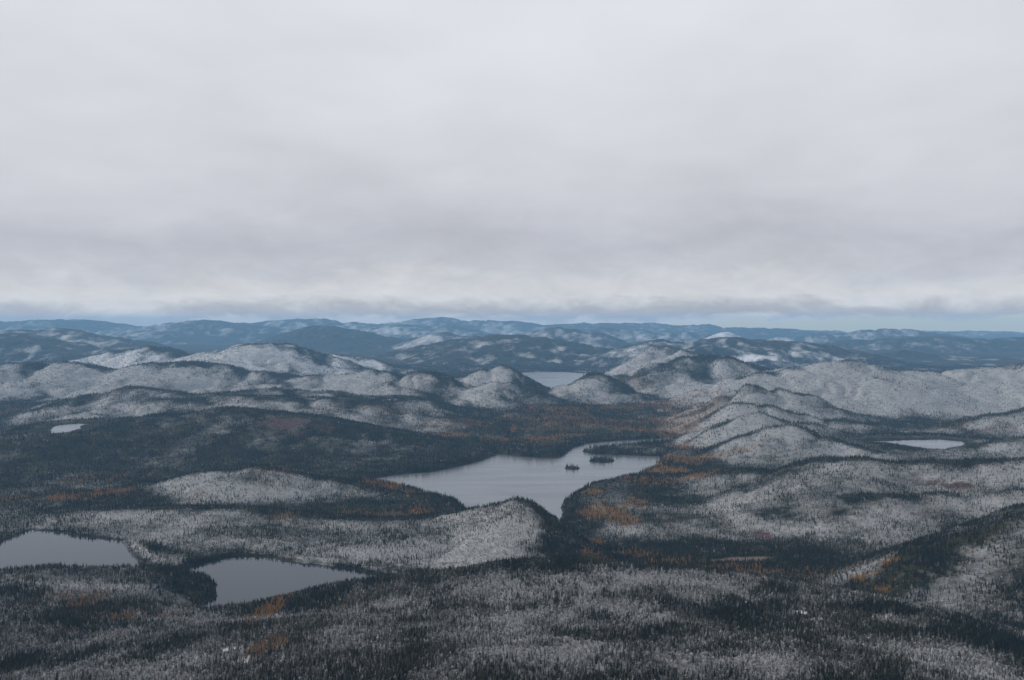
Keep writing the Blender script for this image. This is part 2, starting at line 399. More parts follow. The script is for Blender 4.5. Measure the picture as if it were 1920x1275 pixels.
# warp the plan so that crests and slopes do not run in ruled lines
for i, rd in enumerate(R):
    p = rd['pts']
    reach = (p[:, 2].max() + 60) / min(rd['kf'], rd['kb'], 0.3) + 3 * rd['r']
    reach = min(reach, 0.55 * p[:, 1].mean() + 500)
    y0, y1 = p[:, 1].min() - reach, p[:, 1].max() + reach
    j0, j1 = np.searchsorted(yy, y0), np.searchsorted(yy, y1)
    if j1 - j0 < 2:
        continue
    sl = slice(j0, j1)
    X, Y = GX[sl], GY[sl]
    wl = rd['r'] * 4.0 + 60
    n = fbm(X, Y, wl * 1.6, 3, 100 + i * 3)
    h, d = ridge_height(X, Y, rd, n)
    cur = H[sl]
    kk = 6 + 0.0016 * Y
    hh = np.clip(0.5 + 0.5 * (h - cur) / kk, 0, 1)
    H[sl] = cur + (h - cur) * hh + kk * hh * (1 - hh)
    m = h > best_h[sl]
    RID[sl] = np.where(m, i, RID[sl])
    CREST[sl] = np.where(m, np.exp(-(d / (rd['r'] * (0.75 + 0.55 * sstep(3500, 5000, Y)))) ** 2), CREST[sl])
    best_h[sl] = np.maximum(best_h[sl], h)

rel = np.clip((H - base) / 60, 0, 1)
# gullies and ledges
g1 = fbm(GX + 60 * fbm(GX, GY, 300, 2, 81), GY, 620, 3, 83)
g2 = fbm(GX, GY + 40 * fbm(GX, GY, 200, 2, 85), 280, 3, 87)
H -= rel * np.clip(0.0060 * GY, 5, 34) * np.clip(1 - np.abs(g1) * 4.2, 0, 1) ** 1.4
H -= rel * np.clip(0.0034 * GY, 3, 16) * np.clip(1 - np.abs(g2) * 4.2, 0, 1) ** 1.4
g3 = fbm(GX, GY, 2400, 3, 89)
H -= rel * far * 60 * np.clip(1 - np.abs(g3) * 4.0, 0, 1) ** 1.4
H += rel * np.clip(0.0042 * GY, 5, 20) * fbm(GX, GY, 250, 5, 41)
H += rel * np.clip(0.0030 * (GY - 2500), 0, 50) * fbm(GX, GY, 1300, 5, 57, 0.58)
H += np.clip(0.0011 * GY, 1.0, 4) * fbm(GX, GY, 70, 3, 71) * sstep(9000, 5000, GY)


# lakes cut into it
def poly_sd(X, Y, poly):
    """distance to the outline, positive outside"""
    best = np.full(X.shape, 1e18)
    inside = np.zeros(X.shape, bool)
    n = len(poly)
    for k in range(n):
        a, b = poly[k], poly[(k + 1) % n]
        dx, dy = b[0] - a[0], b[1] - a[1]
        t = np.clip(((X - a[0]) * dx + (Y - a[1]) * dy) / (dx * dx + dy * dy), 0, 1)
        best = np.minimum(best, (X - a[0] - t * dx) ** 2 + (Y - a[1] - t * dy) ** 2)
        if a[1] != b[1]:
            cr = ((a[1] > Y) != (b[1] > Y)) & (X < (b[0] - a[0]) * (Y - a[1]) / (b[1] - a[1]) + a[0])
            inside ^= cr
    d = np.sqrt(best)
    return np.where(inside, -d, d)


LSD = np.full(H.shape, 1e6)
for lk in LAKES:
    pl = lk['poly']
    mg = 420.0
    j0, j1 = np.searchsorted(yy, pl[:, 1].min() - mg), np.searchsorted(yy, pl[:, 1].max() + mg)
    sl = slice(j0, j1)
    X, Y = GX[sl], GY[sl]
    sc_ = 0.25 + pl[:, 1].mean() / 4000
    wx = X + 14 * sc_ * fbm(X, Y, 90 * sc_, 3, 201)
    wy = Y + 14 * sc_ * fbm(X, Y, 90 * sc_, 3, 222)
    sd = poly_sd(wx, wy, pl)
    for (c, rx, ry) in lk['islands']:
        q = np.sqrt(((wx - c[0]) / rx) ** 2 + ((wy - c[1]) / ry) ** 2)
        sd = np.maximum(sd, (1 - q) * min(rx, ry) * 0.6)
    L = lk['level']
    h = H[sl]
    w = sstep(mg, 60, sd)
    lo = L + 1.0 + 0.05 * np.maximum(sd, 0)
    h = np.where(sd > 0, np.maximum(h, h + (lo - h) * w * (lo > h)), h)
    hi = L + 0.8 + 0.45 * np.maximum(sd, 0) + 0.004 * np.maximum(sd, 0) ** 1.6
    h = np.where(sd > 0, np.minimum(h, hi), h)
    h = np.where(sd <= 0, L - 0.5 + np.maximum(sd * 0.12, -5), h)
    if len(lk['islands']):
        for (c, rx, ry) in lk['islands']:
            q = np.sqrt(((X - c[0]) / rx) ** 2 + ((Y - c[1]) / ry) ** 2)
            h = np.where((q < 1) & (sd > 0), L + 0.8 + 4 * (1 - q * q), h)
    H[sl] = h
    LSD[sl] = np.minimum(LSD[sl], sd)

GV = V0 + (HC - H) / GY * FPX
VIS = np.minimum.accumulate(GV, axis=0)          # lowest v met so far along each sight column


def hit(u, v):
    """the ground seen at (u, v)"""
    c = int(round((u - UMIN) / (UMAX - UMIN) * (NU - 1)))
    c = min(max(c, 0), NU - 1)
    r = int(np.argmax(GV[:, c] <= v))
    return GX[r, c], GY[r, c], r, c


def sample(F, u, Y):
    fu = np.clip((u - UMIN) / (UMAX - UMIN) * (NU - 1), 0, NU - 1.001)
    fy = np.clip(np.log(Y / YMIN) / math.log(YMAX / YMIN) * (NY - 1), 0, NY - 1.001)
    a, b = fy.astype(np.int64), fu.astype(np.int64)
    s, t = fy - a, fu - b
    return (F[a, b] * (1 - s) * (1 - t) + F[a + 1, b] * s * (1 - t) + F[a, b + 1] * (1 - s) * t + F[a + 1, b + 1] * s * t)


# ------------------------------------------------------------------ what grows and lies where
fr = np.array([rd['frost'] for rd in R] + [0.15])
cr = np.array([rd['crest'] for rd in R] + [0.0])
FROST_LIGHT = fr[RID]  # frost amount, with sunlit and shaded slopes painted into it below


def blur(F, n, axis):
    k = np.ones(2 * n + 1) / (2 * n + 1)
    Fp = np.concatenate([np.repeat(np.take(F, [0], axis), n, axis), F, np.repeat(np.take(F, [-1], axis), n, axis)], axis)
    c = np.cumsum(np.concatenate([np.zeros_like(np.take(Fp, [0], axis)), Fp], axis), axis)
    a = np.take(c, range(2 * n + 1, c.shape[axis]), axis)
    b = np.take(c, range(0, c.shape[axis] - 2 * n - 1), axis)
    return (a - b) / (2 * n + 1)


FROST_LIGHT = blur(blur(blur(blur(FROST_LIGHT, 8, 0), 8, 1), 6, 0), 6, 1)
FROST_LIGHT = FROST_LIGHT - 0.95 * cr[RID] * CREST
# whiter slopes facing the camera and the left: rime, plus relief light painted in
Hs = blur(blur(H, 3, 0), 3, 1)
gu = np.gradient(Hs, axis=1) / np.gradient(GX, axis=1)
gy = (np.gradient(Hs, axis=0) - gu * np.gradient(GX, axis=0)) / np.gradient(GY, axis=0)
RELIEF_TONE = np.clip(0.9 * (gy - 0.06) + 0.8 * gu, -0.30, 0.34) * sstep(1250, 1750, GY)
FROST_LIGHT = FROST_LIGHT + RELIEF_TONE * (0.35 + 0.65 * sstep(0.0, 0.3, FROST_LIGHT))
# thinner frost low in the valleys and along the shores
FROST_LIGHT = FROST_LIGHT - 0.22 * sstep(60, 8, LSD) * (GY > 2100) - 0.45 * sstep(14, 3, LSD)
midr = sstep(3500, 5000, GY)
FROST_LIGHT += (0.17 + 0.16 * midr) * fbm(GX, GY, 420, 3, 301) + (0.34 + 0.2 * midr) * fbm(GX, GY * 0.7, 110, 4, 311) - 0.05 * midr + far * (0.24 * fbm(GX, GY, 1500, 4, 321) - 0.10)
ORANGE = np.zeros(H.shape)
ROCK = np.zeros(H.shape)
CLEAR = np.zeros(H.shape)
BOG = np.zeros(H.shape)


def patch(F, u, v, ru, rv, amt, soft=0.6, rough=0.55, seed=0):
    """a patch lying on the ground seen at (u, v), of ru by rv sight pixels, turned into metres on the ground"""
    x, y, r, c = hit(u, v)
    rx = ru / FPX * y
    ra, rb = hit(u, v + rv), hit(u, v - rv)
    ry = max(0.5 * abs(rb[1] - ra[1]), rx * 0.25)
    ry = min(ry, rx * 6, 0.3 * y)
    j0, j1 = np.searchsorted(yy, y - 2.2 * ry), np.searchsorted(yy, y + 2.2 * ry) + 1
    c0 = max(0, int((u - 3.2 * ru - UMIN) / (UMAX - UMIN) * NU) - 2)
    c1 = min(NU, int((u + 3.2 * ru - UMIN) / (UMAX - UMIN) * NU) + 3)
    sl = (slice(j0, j1), slice(c0, c1))
    X, Y = GX[sl], GY[sl]
    q = np.sqrt(((X - x) / rx) ** 2 + ((Y - y) / ry) ** 2)
    q = q + rough * fbm(X, Y, 0.55 * min(rx, ry) + 8, 3, 500 + seed + int(u))
    m = sstep(1 + soft * 0.5, 1 - soft * 0.5, q)
    F[sl] = F[sl] + m * amt


for a in [  # frost, plus painted sun and shade: u, v, ru, rv, more or less
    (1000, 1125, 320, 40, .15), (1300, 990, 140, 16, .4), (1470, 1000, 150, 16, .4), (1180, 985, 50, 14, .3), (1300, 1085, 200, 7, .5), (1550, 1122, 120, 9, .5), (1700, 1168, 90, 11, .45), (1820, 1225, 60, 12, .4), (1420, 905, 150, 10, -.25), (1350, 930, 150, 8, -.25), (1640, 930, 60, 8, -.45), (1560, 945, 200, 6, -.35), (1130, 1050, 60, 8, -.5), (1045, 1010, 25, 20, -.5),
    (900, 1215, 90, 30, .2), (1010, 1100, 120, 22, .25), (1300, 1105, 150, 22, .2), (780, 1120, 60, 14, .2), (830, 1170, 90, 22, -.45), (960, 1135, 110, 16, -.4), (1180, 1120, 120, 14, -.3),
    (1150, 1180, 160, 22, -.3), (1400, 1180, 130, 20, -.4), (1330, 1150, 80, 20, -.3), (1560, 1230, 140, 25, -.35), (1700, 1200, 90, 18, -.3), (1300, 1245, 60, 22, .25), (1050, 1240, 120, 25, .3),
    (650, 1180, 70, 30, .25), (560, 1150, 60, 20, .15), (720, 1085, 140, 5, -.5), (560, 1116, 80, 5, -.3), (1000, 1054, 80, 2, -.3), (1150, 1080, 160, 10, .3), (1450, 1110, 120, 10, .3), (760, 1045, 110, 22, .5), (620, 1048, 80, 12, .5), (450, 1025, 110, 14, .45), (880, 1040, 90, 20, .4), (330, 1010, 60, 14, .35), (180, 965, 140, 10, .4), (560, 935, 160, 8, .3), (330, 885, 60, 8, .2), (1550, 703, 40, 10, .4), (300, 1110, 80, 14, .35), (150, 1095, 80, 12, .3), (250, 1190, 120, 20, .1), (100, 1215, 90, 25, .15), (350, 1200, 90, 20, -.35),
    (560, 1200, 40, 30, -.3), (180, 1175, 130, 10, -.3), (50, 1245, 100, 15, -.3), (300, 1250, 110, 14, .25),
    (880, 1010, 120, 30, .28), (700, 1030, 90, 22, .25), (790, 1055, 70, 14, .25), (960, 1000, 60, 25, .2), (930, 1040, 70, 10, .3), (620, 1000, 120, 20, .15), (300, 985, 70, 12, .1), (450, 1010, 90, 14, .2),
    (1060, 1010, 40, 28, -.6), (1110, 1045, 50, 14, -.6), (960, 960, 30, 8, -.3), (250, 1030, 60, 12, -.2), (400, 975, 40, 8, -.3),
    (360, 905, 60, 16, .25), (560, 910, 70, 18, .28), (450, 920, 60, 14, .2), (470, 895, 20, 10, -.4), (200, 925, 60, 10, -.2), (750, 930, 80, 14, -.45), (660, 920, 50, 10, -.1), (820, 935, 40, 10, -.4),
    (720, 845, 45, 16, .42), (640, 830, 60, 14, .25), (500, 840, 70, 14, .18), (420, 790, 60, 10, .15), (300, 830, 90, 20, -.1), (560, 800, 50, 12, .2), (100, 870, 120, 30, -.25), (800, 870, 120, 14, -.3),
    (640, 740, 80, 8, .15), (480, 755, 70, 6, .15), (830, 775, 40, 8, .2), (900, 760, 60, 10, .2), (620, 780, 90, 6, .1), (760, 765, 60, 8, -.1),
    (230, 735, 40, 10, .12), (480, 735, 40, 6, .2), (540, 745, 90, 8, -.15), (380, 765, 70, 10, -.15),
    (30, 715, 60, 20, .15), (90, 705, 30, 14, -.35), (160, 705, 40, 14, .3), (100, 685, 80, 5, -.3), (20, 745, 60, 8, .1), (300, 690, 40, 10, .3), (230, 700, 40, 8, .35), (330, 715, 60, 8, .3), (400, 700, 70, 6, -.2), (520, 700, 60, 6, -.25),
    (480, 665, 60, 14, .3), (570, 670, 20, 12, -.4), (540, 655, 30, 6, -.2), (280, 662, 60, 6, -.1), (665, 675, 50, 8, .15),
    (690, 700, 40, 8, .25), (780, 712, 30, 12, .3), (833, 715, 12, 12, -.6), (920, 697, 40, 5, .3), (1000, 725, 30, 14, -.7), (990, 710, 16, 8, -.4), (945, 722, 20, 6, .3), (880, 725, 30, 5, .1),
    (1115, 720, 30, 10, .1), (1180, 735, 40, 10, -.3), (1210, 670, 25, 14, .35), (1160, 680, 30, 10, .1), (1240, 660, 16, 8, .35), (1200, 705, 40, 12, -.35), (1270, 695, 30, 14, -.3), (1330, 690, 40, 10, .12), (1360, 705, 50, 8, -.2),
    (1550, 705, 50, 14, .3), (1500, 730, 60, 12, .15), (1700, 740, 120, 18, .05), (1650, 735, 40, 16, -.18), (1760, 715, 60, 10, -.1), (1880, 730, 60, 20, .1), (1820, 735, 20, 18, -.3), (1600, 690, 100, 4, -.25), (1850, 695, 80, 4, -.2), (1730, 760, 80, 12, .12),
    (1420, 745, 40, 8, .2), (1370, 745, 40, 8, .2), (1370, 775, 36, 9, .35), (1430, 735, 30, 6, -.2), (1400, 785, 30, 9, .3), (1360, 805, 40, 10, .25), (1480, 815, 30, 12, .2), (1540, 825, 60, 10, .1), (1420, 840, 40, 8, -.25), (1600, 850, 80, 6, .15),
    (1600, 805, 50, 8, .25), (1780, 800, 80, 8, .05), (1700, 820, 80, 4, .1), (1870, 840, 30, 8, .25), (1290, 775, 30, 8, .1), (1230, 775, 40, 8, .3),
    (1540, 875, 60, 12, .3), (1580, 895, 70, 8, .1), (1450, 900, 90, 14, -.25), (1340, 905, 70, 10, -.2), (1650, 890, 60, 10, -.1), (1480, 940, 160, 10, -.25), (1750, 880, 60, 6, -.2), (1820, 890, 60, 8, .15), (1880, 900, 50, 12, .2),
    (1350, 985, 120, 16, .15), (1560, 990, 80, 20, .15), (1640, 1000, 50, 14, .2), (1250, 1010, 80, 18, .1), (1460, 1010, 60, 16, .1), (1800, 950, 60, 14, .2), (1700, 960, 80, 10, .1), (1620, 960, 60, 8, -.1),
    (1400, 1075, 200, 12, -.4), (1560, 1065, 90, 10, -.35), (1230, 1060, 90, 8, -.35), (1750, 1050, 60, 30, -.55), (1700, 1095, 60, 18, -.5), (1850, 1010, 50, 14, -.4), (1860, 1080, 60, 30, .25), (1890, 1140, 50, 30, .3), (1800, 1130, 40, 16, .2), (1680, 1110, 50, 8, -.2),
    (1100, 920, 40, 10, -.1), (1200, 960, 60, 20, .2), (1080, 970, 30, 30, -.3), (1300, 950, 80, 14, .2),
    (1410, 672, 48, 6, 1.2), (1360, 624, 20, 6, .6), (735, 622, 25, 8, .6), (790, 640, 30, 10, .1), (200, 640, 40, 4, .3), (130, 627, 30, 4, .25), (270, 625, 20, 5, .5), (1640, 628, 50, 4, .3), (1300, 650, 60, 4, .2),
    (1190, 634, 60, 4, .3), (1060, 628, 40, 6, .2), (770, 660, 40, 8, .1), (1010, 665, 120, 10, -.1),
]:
    patch(FROST_LIGHT, a[0], a[1], a[2], a[3], a[4] * 0.62, soft=1.0, rough=0.8)
for a in [  # larches and birches in autumn colour
    (1130, 960, 34, 14, .95), (1165, 975, 30, 12, .8), (1115, 925, 18, 5, .9), (1190, 945, 26, 8, .5), (1250, 882, 50, 6, .85), (1235, 868, 22, 5, .6), (1300, 895, 40, 4, .8), (1280, 838, 26, 6, .75), (1270, 800, 50, 10, .65),
    (1180, 805, 30, 3, .8), (1150, 765, 50, 4, .8), (1080, 770, 40, 5, .6), (1010, 765, 30, 5, .55), (1230, 760, 40, 7, .5), (1310, 740, 40, 8, .35), (840, 815, 40, 4, .85), (965, 805, 6, 6, .9), (1000, 825, 40, 6, .7), (930, 825, 30, 4, .6), (1060, 818, 30, 3, .6), (815, 800, 30, 4, .4), (720, 768, 40, 3, .3), (1400, 842, 26, 4, .5), (1330, 860, 30, 5, .55),
    (200, 925, 40, 8, .75), (120, 935, 40, 6, .8), (220, 895, 6, 7, .8), (275, 893, 6, 6, .5), (20, 935, 30, 4, .6), (150, 900, 26, 10, .25), (520, 880, 40, 6, .15), (735, 910, 30, 3, .8), (770, 922, 16, 3, .7), (700, 905, 20, 3, .6), (780, 965, 30, 4, .7), (690, 962, 40, 3, .4),
    (535, 968, 22, 5, .6), (350, 948, 16, 3, .4), (160, 1130, 24, 14, .6), (110, 1125, 30, 9, .35), (225, 1160, 22, 9, .75), (300, 1155, 50, 6, .25), (225, 1137, 6, 5, .9), (520, 1130, 26, 9, .4), (500, 1150, 20, 12, .4), (500, 1215, 26, 14, .5), (545, 1110, 40, 4, .4),
    (1345, 1066, 40, 4, .55), (1410, 1064, 24, 4, .5), (1610, 1085, 12, 10, .85), (1640, 1075, 16, 6, .7), (1665, 1055, 16, 6, .8), (1290, 1055, 30, 5, .6), (1200, 1040, 40, 4, .6), (1120, 1018, 12, 5, .9), (1170, 1035, 16, 3, .8), (1650, 1105, 20, 5, .35),
    (1880, 800, 60, 6, .22), (1770, 800, 40, 5, .2), (1480, 620, 2, 2, .0), (1760, 635, 30, 4, .1), (20, 770, 40, 6, .4), (1310, 705, 2, 2, 0), (1320, 895, 26, 3, .7),
    (640, 1140, 40, 5, .15), (1190, 730, 30, 10, .2), (1100, 790, 120, 8, .3), (1000, 782, 80, 6, .3), (1240, 790, 60, 10, .4), (1050, 802, 100, 6, .25), (1280, 860, 40, 8, .6), (1210, 900, 40, 6, .5), (1450, 1072, 80, 4, .5), (1550, 1080, 50, 4, .4), (880, 792, 50, 5, .4), (1300, 762, 50, 8, .4), (1120, 1040, 40, 5, .5), (1240, 1055, 40, 4, .5),
]:
    if a[4] > 0:
        patch(ORANGE, *a, soft=0.9, rough=0.9, seed=40)
for a in [  # bare rock
    (535, 795, 40, 10, 1), (560, 820, 30, 8, .7), (600, 805, 24, 6, .6), (1725, 908, 30, 6, 1), (1795, 912, 34, 7, 1), (1740, 966, 34, 3, .8), (1432, 1005, 13, 13, 1), (1430, 1030, 9, 6, .8), (1260, 985, 14, 7, .3), (1720, 895, 8, 8, .8), (1560, 1030, 14, 5, .4)]:
    patch(ROCK, *a, soft=0.5, rough=0.8, seed=80)
for a in [  # open snow
    (1500, 1148, 16, 4, 1), (1535, 1162, 14, 3, .8), (440, 1218, 22, 8, .8), (455, 1240, 20, 8, .7), (1250, 1128, 26, 4, .55), (1035, 1090, 10, 3, .6), (1560, 1160, 14, 4, .4), (1410, 672, 46, 5, .9), (1130, 1255, 20, 6, .3)]:
    patch(CLEAR, *a, soft=0.8, rough=0.7, seed=120)
for a in [(1395, 1049, 55, 1.5, .9), (1217, 746, 9, 1, .8), (1440, 1052, 25, 1, .5), (1290, 836, 40, 1, .0)]:
    if a[4] > 0:
        patch(BOG, *a, soft=0.4, rough=0.3, seed=160)
FROST_LIGHT = FROST_LIGHT * (1 - 0.42 * sstep(8500, 12500, GY))
FROST_LIGHT = np.clip(0.42 + (FROST_LIGHT - 0.46) * 0.95, 0.02, 0.80 + 0.15 * sstep(4000, 5500, GY))
ORANGE = np.clip(ORANGE, 0, 1) * (1 - 0.0 * FROST_LIGHT)
ROCK = np.clip(ROCK, 0, 1)
CLEAR = np.clip(CLEAR * 0.75, 0, 1)
BOG = np.clip(BOG, 0, 1)


# ------------------------------------------------------------------ materials
def new_mat(name):
    m = bpy.data.materials.new(name)
    m.use_nodes = True
    return m, NT(m.node_tree)


def attr(t, name, kind='GEOMETRY'):
    nd = t.n('ShaderNodeAttribute', attribute_type=kind)
    nd.attribute_name = name
    return nd


SPRUCE_DARK = (0.004, 0.0065, 0.005, 1)
SPRUCE_OLIVE = (0.034, 0.031, 0.013, 1)
FROST_COL = (0.42, 0.42, 0.425, 1)
TWIG_COL = (0.045, 0.040, 0.040, 1)
ORANGE_COL = (0.21, 0.105, 0.032, 1)


def ground_material():
    m, t = new_mat('hill_ground')
    out = t.n('ShaderNodeOutputMaterial')
    bs = t.n('ShaderNodeBsdfPrincipled')
    bs.inputs['Roughness'].default_value = 0.95
    bs.inputs['Specular IOR Level'].default_value = 0.1
    a1 = attr(t, 'cover')
    a2 = attr(t, 'open')
    s1 = t.n('ShaderNodeSeparateColor')
    s2 = t.n('ShaderNodeSeparateColor')
    t.l(a1.outputs['Color'], s1.inputs[0])
    t.l(a2.outputs['Color'], s2.inputs[0])
    frost, orange, rock = s1.outputs
    clear, bog, canopy = s2.outputs
    geo = t.n('ShaderNodeNewGeometry')
    pos = geo.outputs['Position']
    n1 = t.noise(pos, 0.11, 4.0, 0.75)
    n2 = t.noise(pos, 0.016, 4.0, 0.6)
    n3 = t.noise(pos, 0.0045, 4.0, 0.6)
    n4 = t.noise(pos, 0.036, 4.0, 0.7)
    n = t.math('ADD', t.math('MULTIPLY', n1, 0.35), t.math('ADD', t.math('MULTIPLY', n2, 0.30), t.math('MULTIPLY', n3, 0.25)))
    n = t.math('ADD', n, t.math('MULTIPLY', t.math('SUBTRACT', n4, 0.22), 0.7))
    # frost takes the trees one by one, so its edge is speckled
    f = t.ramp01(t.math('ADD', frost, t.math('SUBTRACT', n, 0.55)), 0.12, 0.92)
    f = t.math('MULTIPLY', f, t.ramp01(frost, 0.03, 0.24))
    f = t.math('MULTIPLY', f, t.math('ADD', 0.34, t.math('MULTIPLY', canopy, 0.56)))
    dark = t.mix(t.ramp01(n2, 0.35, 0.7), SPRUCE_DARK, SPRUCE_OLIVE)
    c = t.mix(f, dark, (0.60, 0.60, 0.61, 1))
    c = t.mix(t.math('MULTIPLY', orange, t.ramp01(n1, 0.35, 0.6)), c, ORANGE_COL)
    rockc = t.mix(t.ramp01(n1, 0.35, 0.65), (0.028, 0.018, 0.018, 1), (0.085, 0.048, 0.042, 1))
    c = t.mix(t.math('MULTIPLY', rock, t.ramp01(n2, 0.25, 0.5)), c, rockc)
    c = t.mix(bog, c, (0.13, 0.095, 0.08, 1))
    c = t.mix(clear, c, (0.60, 0.60, 0.62, 1))
    t.l(c, bs.inputs['Base Color'])
    bump = t.n('ShaderNodeBump')
    bump.inputs['Strength'].default_value = 0.9
    bump.inputs['Distance'].default_value = 9.0
    t.l(t.math('MULTIPLY', n1, canopy), bump.inputs['Height'])
    t.l(bump.outputs[0], bs.inputs['Normal'])
    t.l(bs.outputs[0], out.inputs[0])
    return m


def foliage_material(name, dark, olive, frost_col, lo, hi, up):
    m, t = new_mat(name)
    out = t.n('ShaderNodeOutputMaterial')
    bs = t.n('ShaderNodeBsdfPrincipled')
    bs.inputs['Roughness'].default_value = 0.9
    bs.inputs['Specular IOR Level'].default_value = 0.12
    fr_ = attr(t, 'frost', 'INSTANCER').outputs['Fac']
    tn = attr(t, 'tint', 'INSTANCER').outputs['Fac']
    geo = t.n('ShaderNodeNewGeometry')
    sep = t.n('ShaderNodeSeparateXYZ')
    t.l(geo.outputs['Normal'], sep.inputs[0])
    n1 = t.noise(geo.outputs['Position'], 1.3, 2.0, 0.6)
    v = t.math('ADD', fr_, t.math('MULTIPLY', t.math('SUBTRACT', sep.outputs[2], 0.4), up))
    v = t.math('ADD', v, t.math('MULTIPLY', t.math('SUBTRACT', n1, 0.5), 0.7))
    f = t.ramp01(v, lo, hi)
    c = t.mix(tn, dark, olive)
    c = t.mix(f, c, frost_col)
    t.l(c, bs.inputs['Base Color'])
    t.l(bs.outputs[0], out.inputs[0])
    return m


def bark_material():
    m, t = new_mat('bark')
    out = t.n('ShaderNodeOutputMaterial')
    bs = t.n('ShaderNodeBsdfPrincipled')
    geo = t.n('ShaderNodeNewGeometry')
    n1 = t.noise(geo.outputs['Position'], 3.0, 3.0)
    t.l(t.mix(n1, (0.03, 0.025, 0.022, 1), (0.11, 0.10, 0.095, 1)), bs.inputs['Base Color'])
    bs.inputs['Roughness'].default_value = 0.95
    t.l(bs.outputs[0], out.inputs[0])
    return m


def water_material(name, r0, r1, wave, base, ior):
    m, t = new_mat(name)
    out = t.n('ShaderNodeOutputMaterial')
    bs = t.n('ShaderNodeBsdfPrincipled')
    bs.inputs['Base Color'].default_value = base
    bs.inputs['IOR'].default_value = ior
    geo = t.n('ShaderNodeNewGeometry')
    mq = t.n('ShaderNodeMapping')
    mq.inputs['Rotation'].default_value = (0, 0, 0.35)
    mq.inputs['Scale'].default_value = (0.25, 1.0, 1.0)
    t.l(geo.outputs['Position'], mq.inputs[0])
    n3 = t.noise(mq.outputs[0], 0.012, 5.0, 0.6, 0.6)
    rg = t.n('ShaderNodeMapRange')
    t.l(n3, rg.inputs[0])
    rg.inputs[1].default_value = 0.35
    rg.inputs[2].default_value = 0.65
    rg.inputs[3].default_value = r0
    rg.inputs[4].default_value = r1
    t.l(rg.outputs[0], bs.inputs['Roughness'])
    mp = t.n('ShaderNodeMapping')
    mp.inputs['Scale'].default_value = (0.4, 1.0, 1.0)
    t.l(geo.outputs['Position'], mp.inputs[0])
    n1 = t.noise(mp.outputs[0], 0.22, 3.0, 0.6)
    bump = t.n('ShaderNodeBump')
    bump.inputs['Strength'].default_value = wave
    bump.inputs['Distance'].default_value = 0.6
    t.l(n1, bump.inputs['Height'])
    t.l(bump.outputs[0], bs.inputs['Normal'])
    t.l(bs.outputs[0], out.inputs[0])
    return m


M_GROUND = ground_material()
M_SPRUCE = foliage_material('spruce_needles', SPRUCE_DARK, SPRUCE_OLIVE, FROST_COL, 0.30, 1.10, 0.45)
M_BIRCH = foliage_material('birch_twigs', TWIG_COL, (0.085, 0.056, 0.046, 1), (0.54, 0.54, 0.55, 1), 0.10, 0.85, 0.25)
M_LARCH = foliage_material('larch_needles', ORANGE_COL, (0.13, 0.075, 0.045, 1), (0.36, 0.34, 0.33, 1), 0.55, 1.5, 0.3)
M_BARK = bark_material()
M_WATER = water_material('rippled_lake_water', 0.12, 0.26, 0.5, (0.085, 0.090, 0.098, 1), 1.45)
M_CALM = water_material('calm_lake_water', 0.02, 0.07, 0.06, (0.006, 0.009, 0.014, 1), 1.30)


def tag(o, label=None, cat=None, group=None, kind=None):
    if label:
        o['label'] = label
    if cat:
        o['category'] = cat
    if group:
        o['group'] = group
    if kind:
        o['kind'] = kind


# ------------------------------------------------------------------ hills: the sheet cut where one hill meets the next
co = np.stack([GX, GY, H], -1).reshape(-1, 3).astype(np.float32)
# normals of the whole sheet, so that the seams between hills do not show
du = np.stack([np.gradient(GX, axis=1), np.gradient(GY, axis=1), np.gradient(H, axis=1)], -1)
dv = np.stack([np.gradient(GX, axis=0), np.gradient(GY, axis=0), np.gradient(H, axis=0)], -1)
nor = np.cross(du, dv)
nor /= np.linalg.norm(nor, axis=-1, keepdims=True)
nor = nor.reshape(-1, 3).astype(np.float32)
CANOPY = sstep(5500, 9500, GY) * 0.9 + 0.1
cover = np.stack([FROST_LIGHT, ORANGE, ROCK, np.ones_like(H)], -1).reshape(-1, 4).astype(np.float32)
opn = np.stack([CLEAR, BOG, CANOPY, np.ones_like(H)], -1).reshape(-1, 4).astype(np.float32)
idx = np.arange(NY * NU).reshape(NY, NU)
quads = np.stack([idx[:-1, :-1], idx[:-1, 1:], idx[1:, 1:], idx[1:, :-1]], -1).reshape(-1, 4)
fid = RID[:-1, :-1].reshape(-1)
for i in range(-1, len(R)):
    q = quads[fid == i]
    if not len(q):
        continue
    used, inv = np.unique(q, return_inverse=True)
    me = bpy.data.meshes.new('hill')
    me.vertices.add(len(used))
    me.vertices.foreach_set('co', co[used].ravel())
    me.loops.add(len(q) * 4)
    me.loops.foreach_set('vertex_index', inv.ravel().astype(np.int32))
    me.polygons.add(len(q))
    me.polygons.foreach_set('loop_start', np.arange(0, len(q) * 4, 4, dtype=np.int32))
    me.polygons.foreach_set('use_smooth', np.ones(len(q), bool))
    me.update()
    ca = me.attributes.new('cover', 'FLOAT_COLOR', 'POINT')
    ca.data.foreach_set('color', cover[used].ravel())
    cb = me.attributes.new('open', 'FLOAT_COLOR', 'POINT')
    cb.data.foreach_set('color', opn[used].ravel())
    me.normals_split_custom_set_from_vertices(nor[used].tolist())
    me.materials.append(M_GROUND)
    o = bpy.data.objects.new('terrain' if i < 0 else 'hill', me)
    col.objects.link(o)
    if i < 0:
        tag(o, 'low wooded valley floor and lake beds between the hills', 'terrain', None, 'structure')
    else:
        tag(o, R[i]['label'], 'hill', None, 'structure')

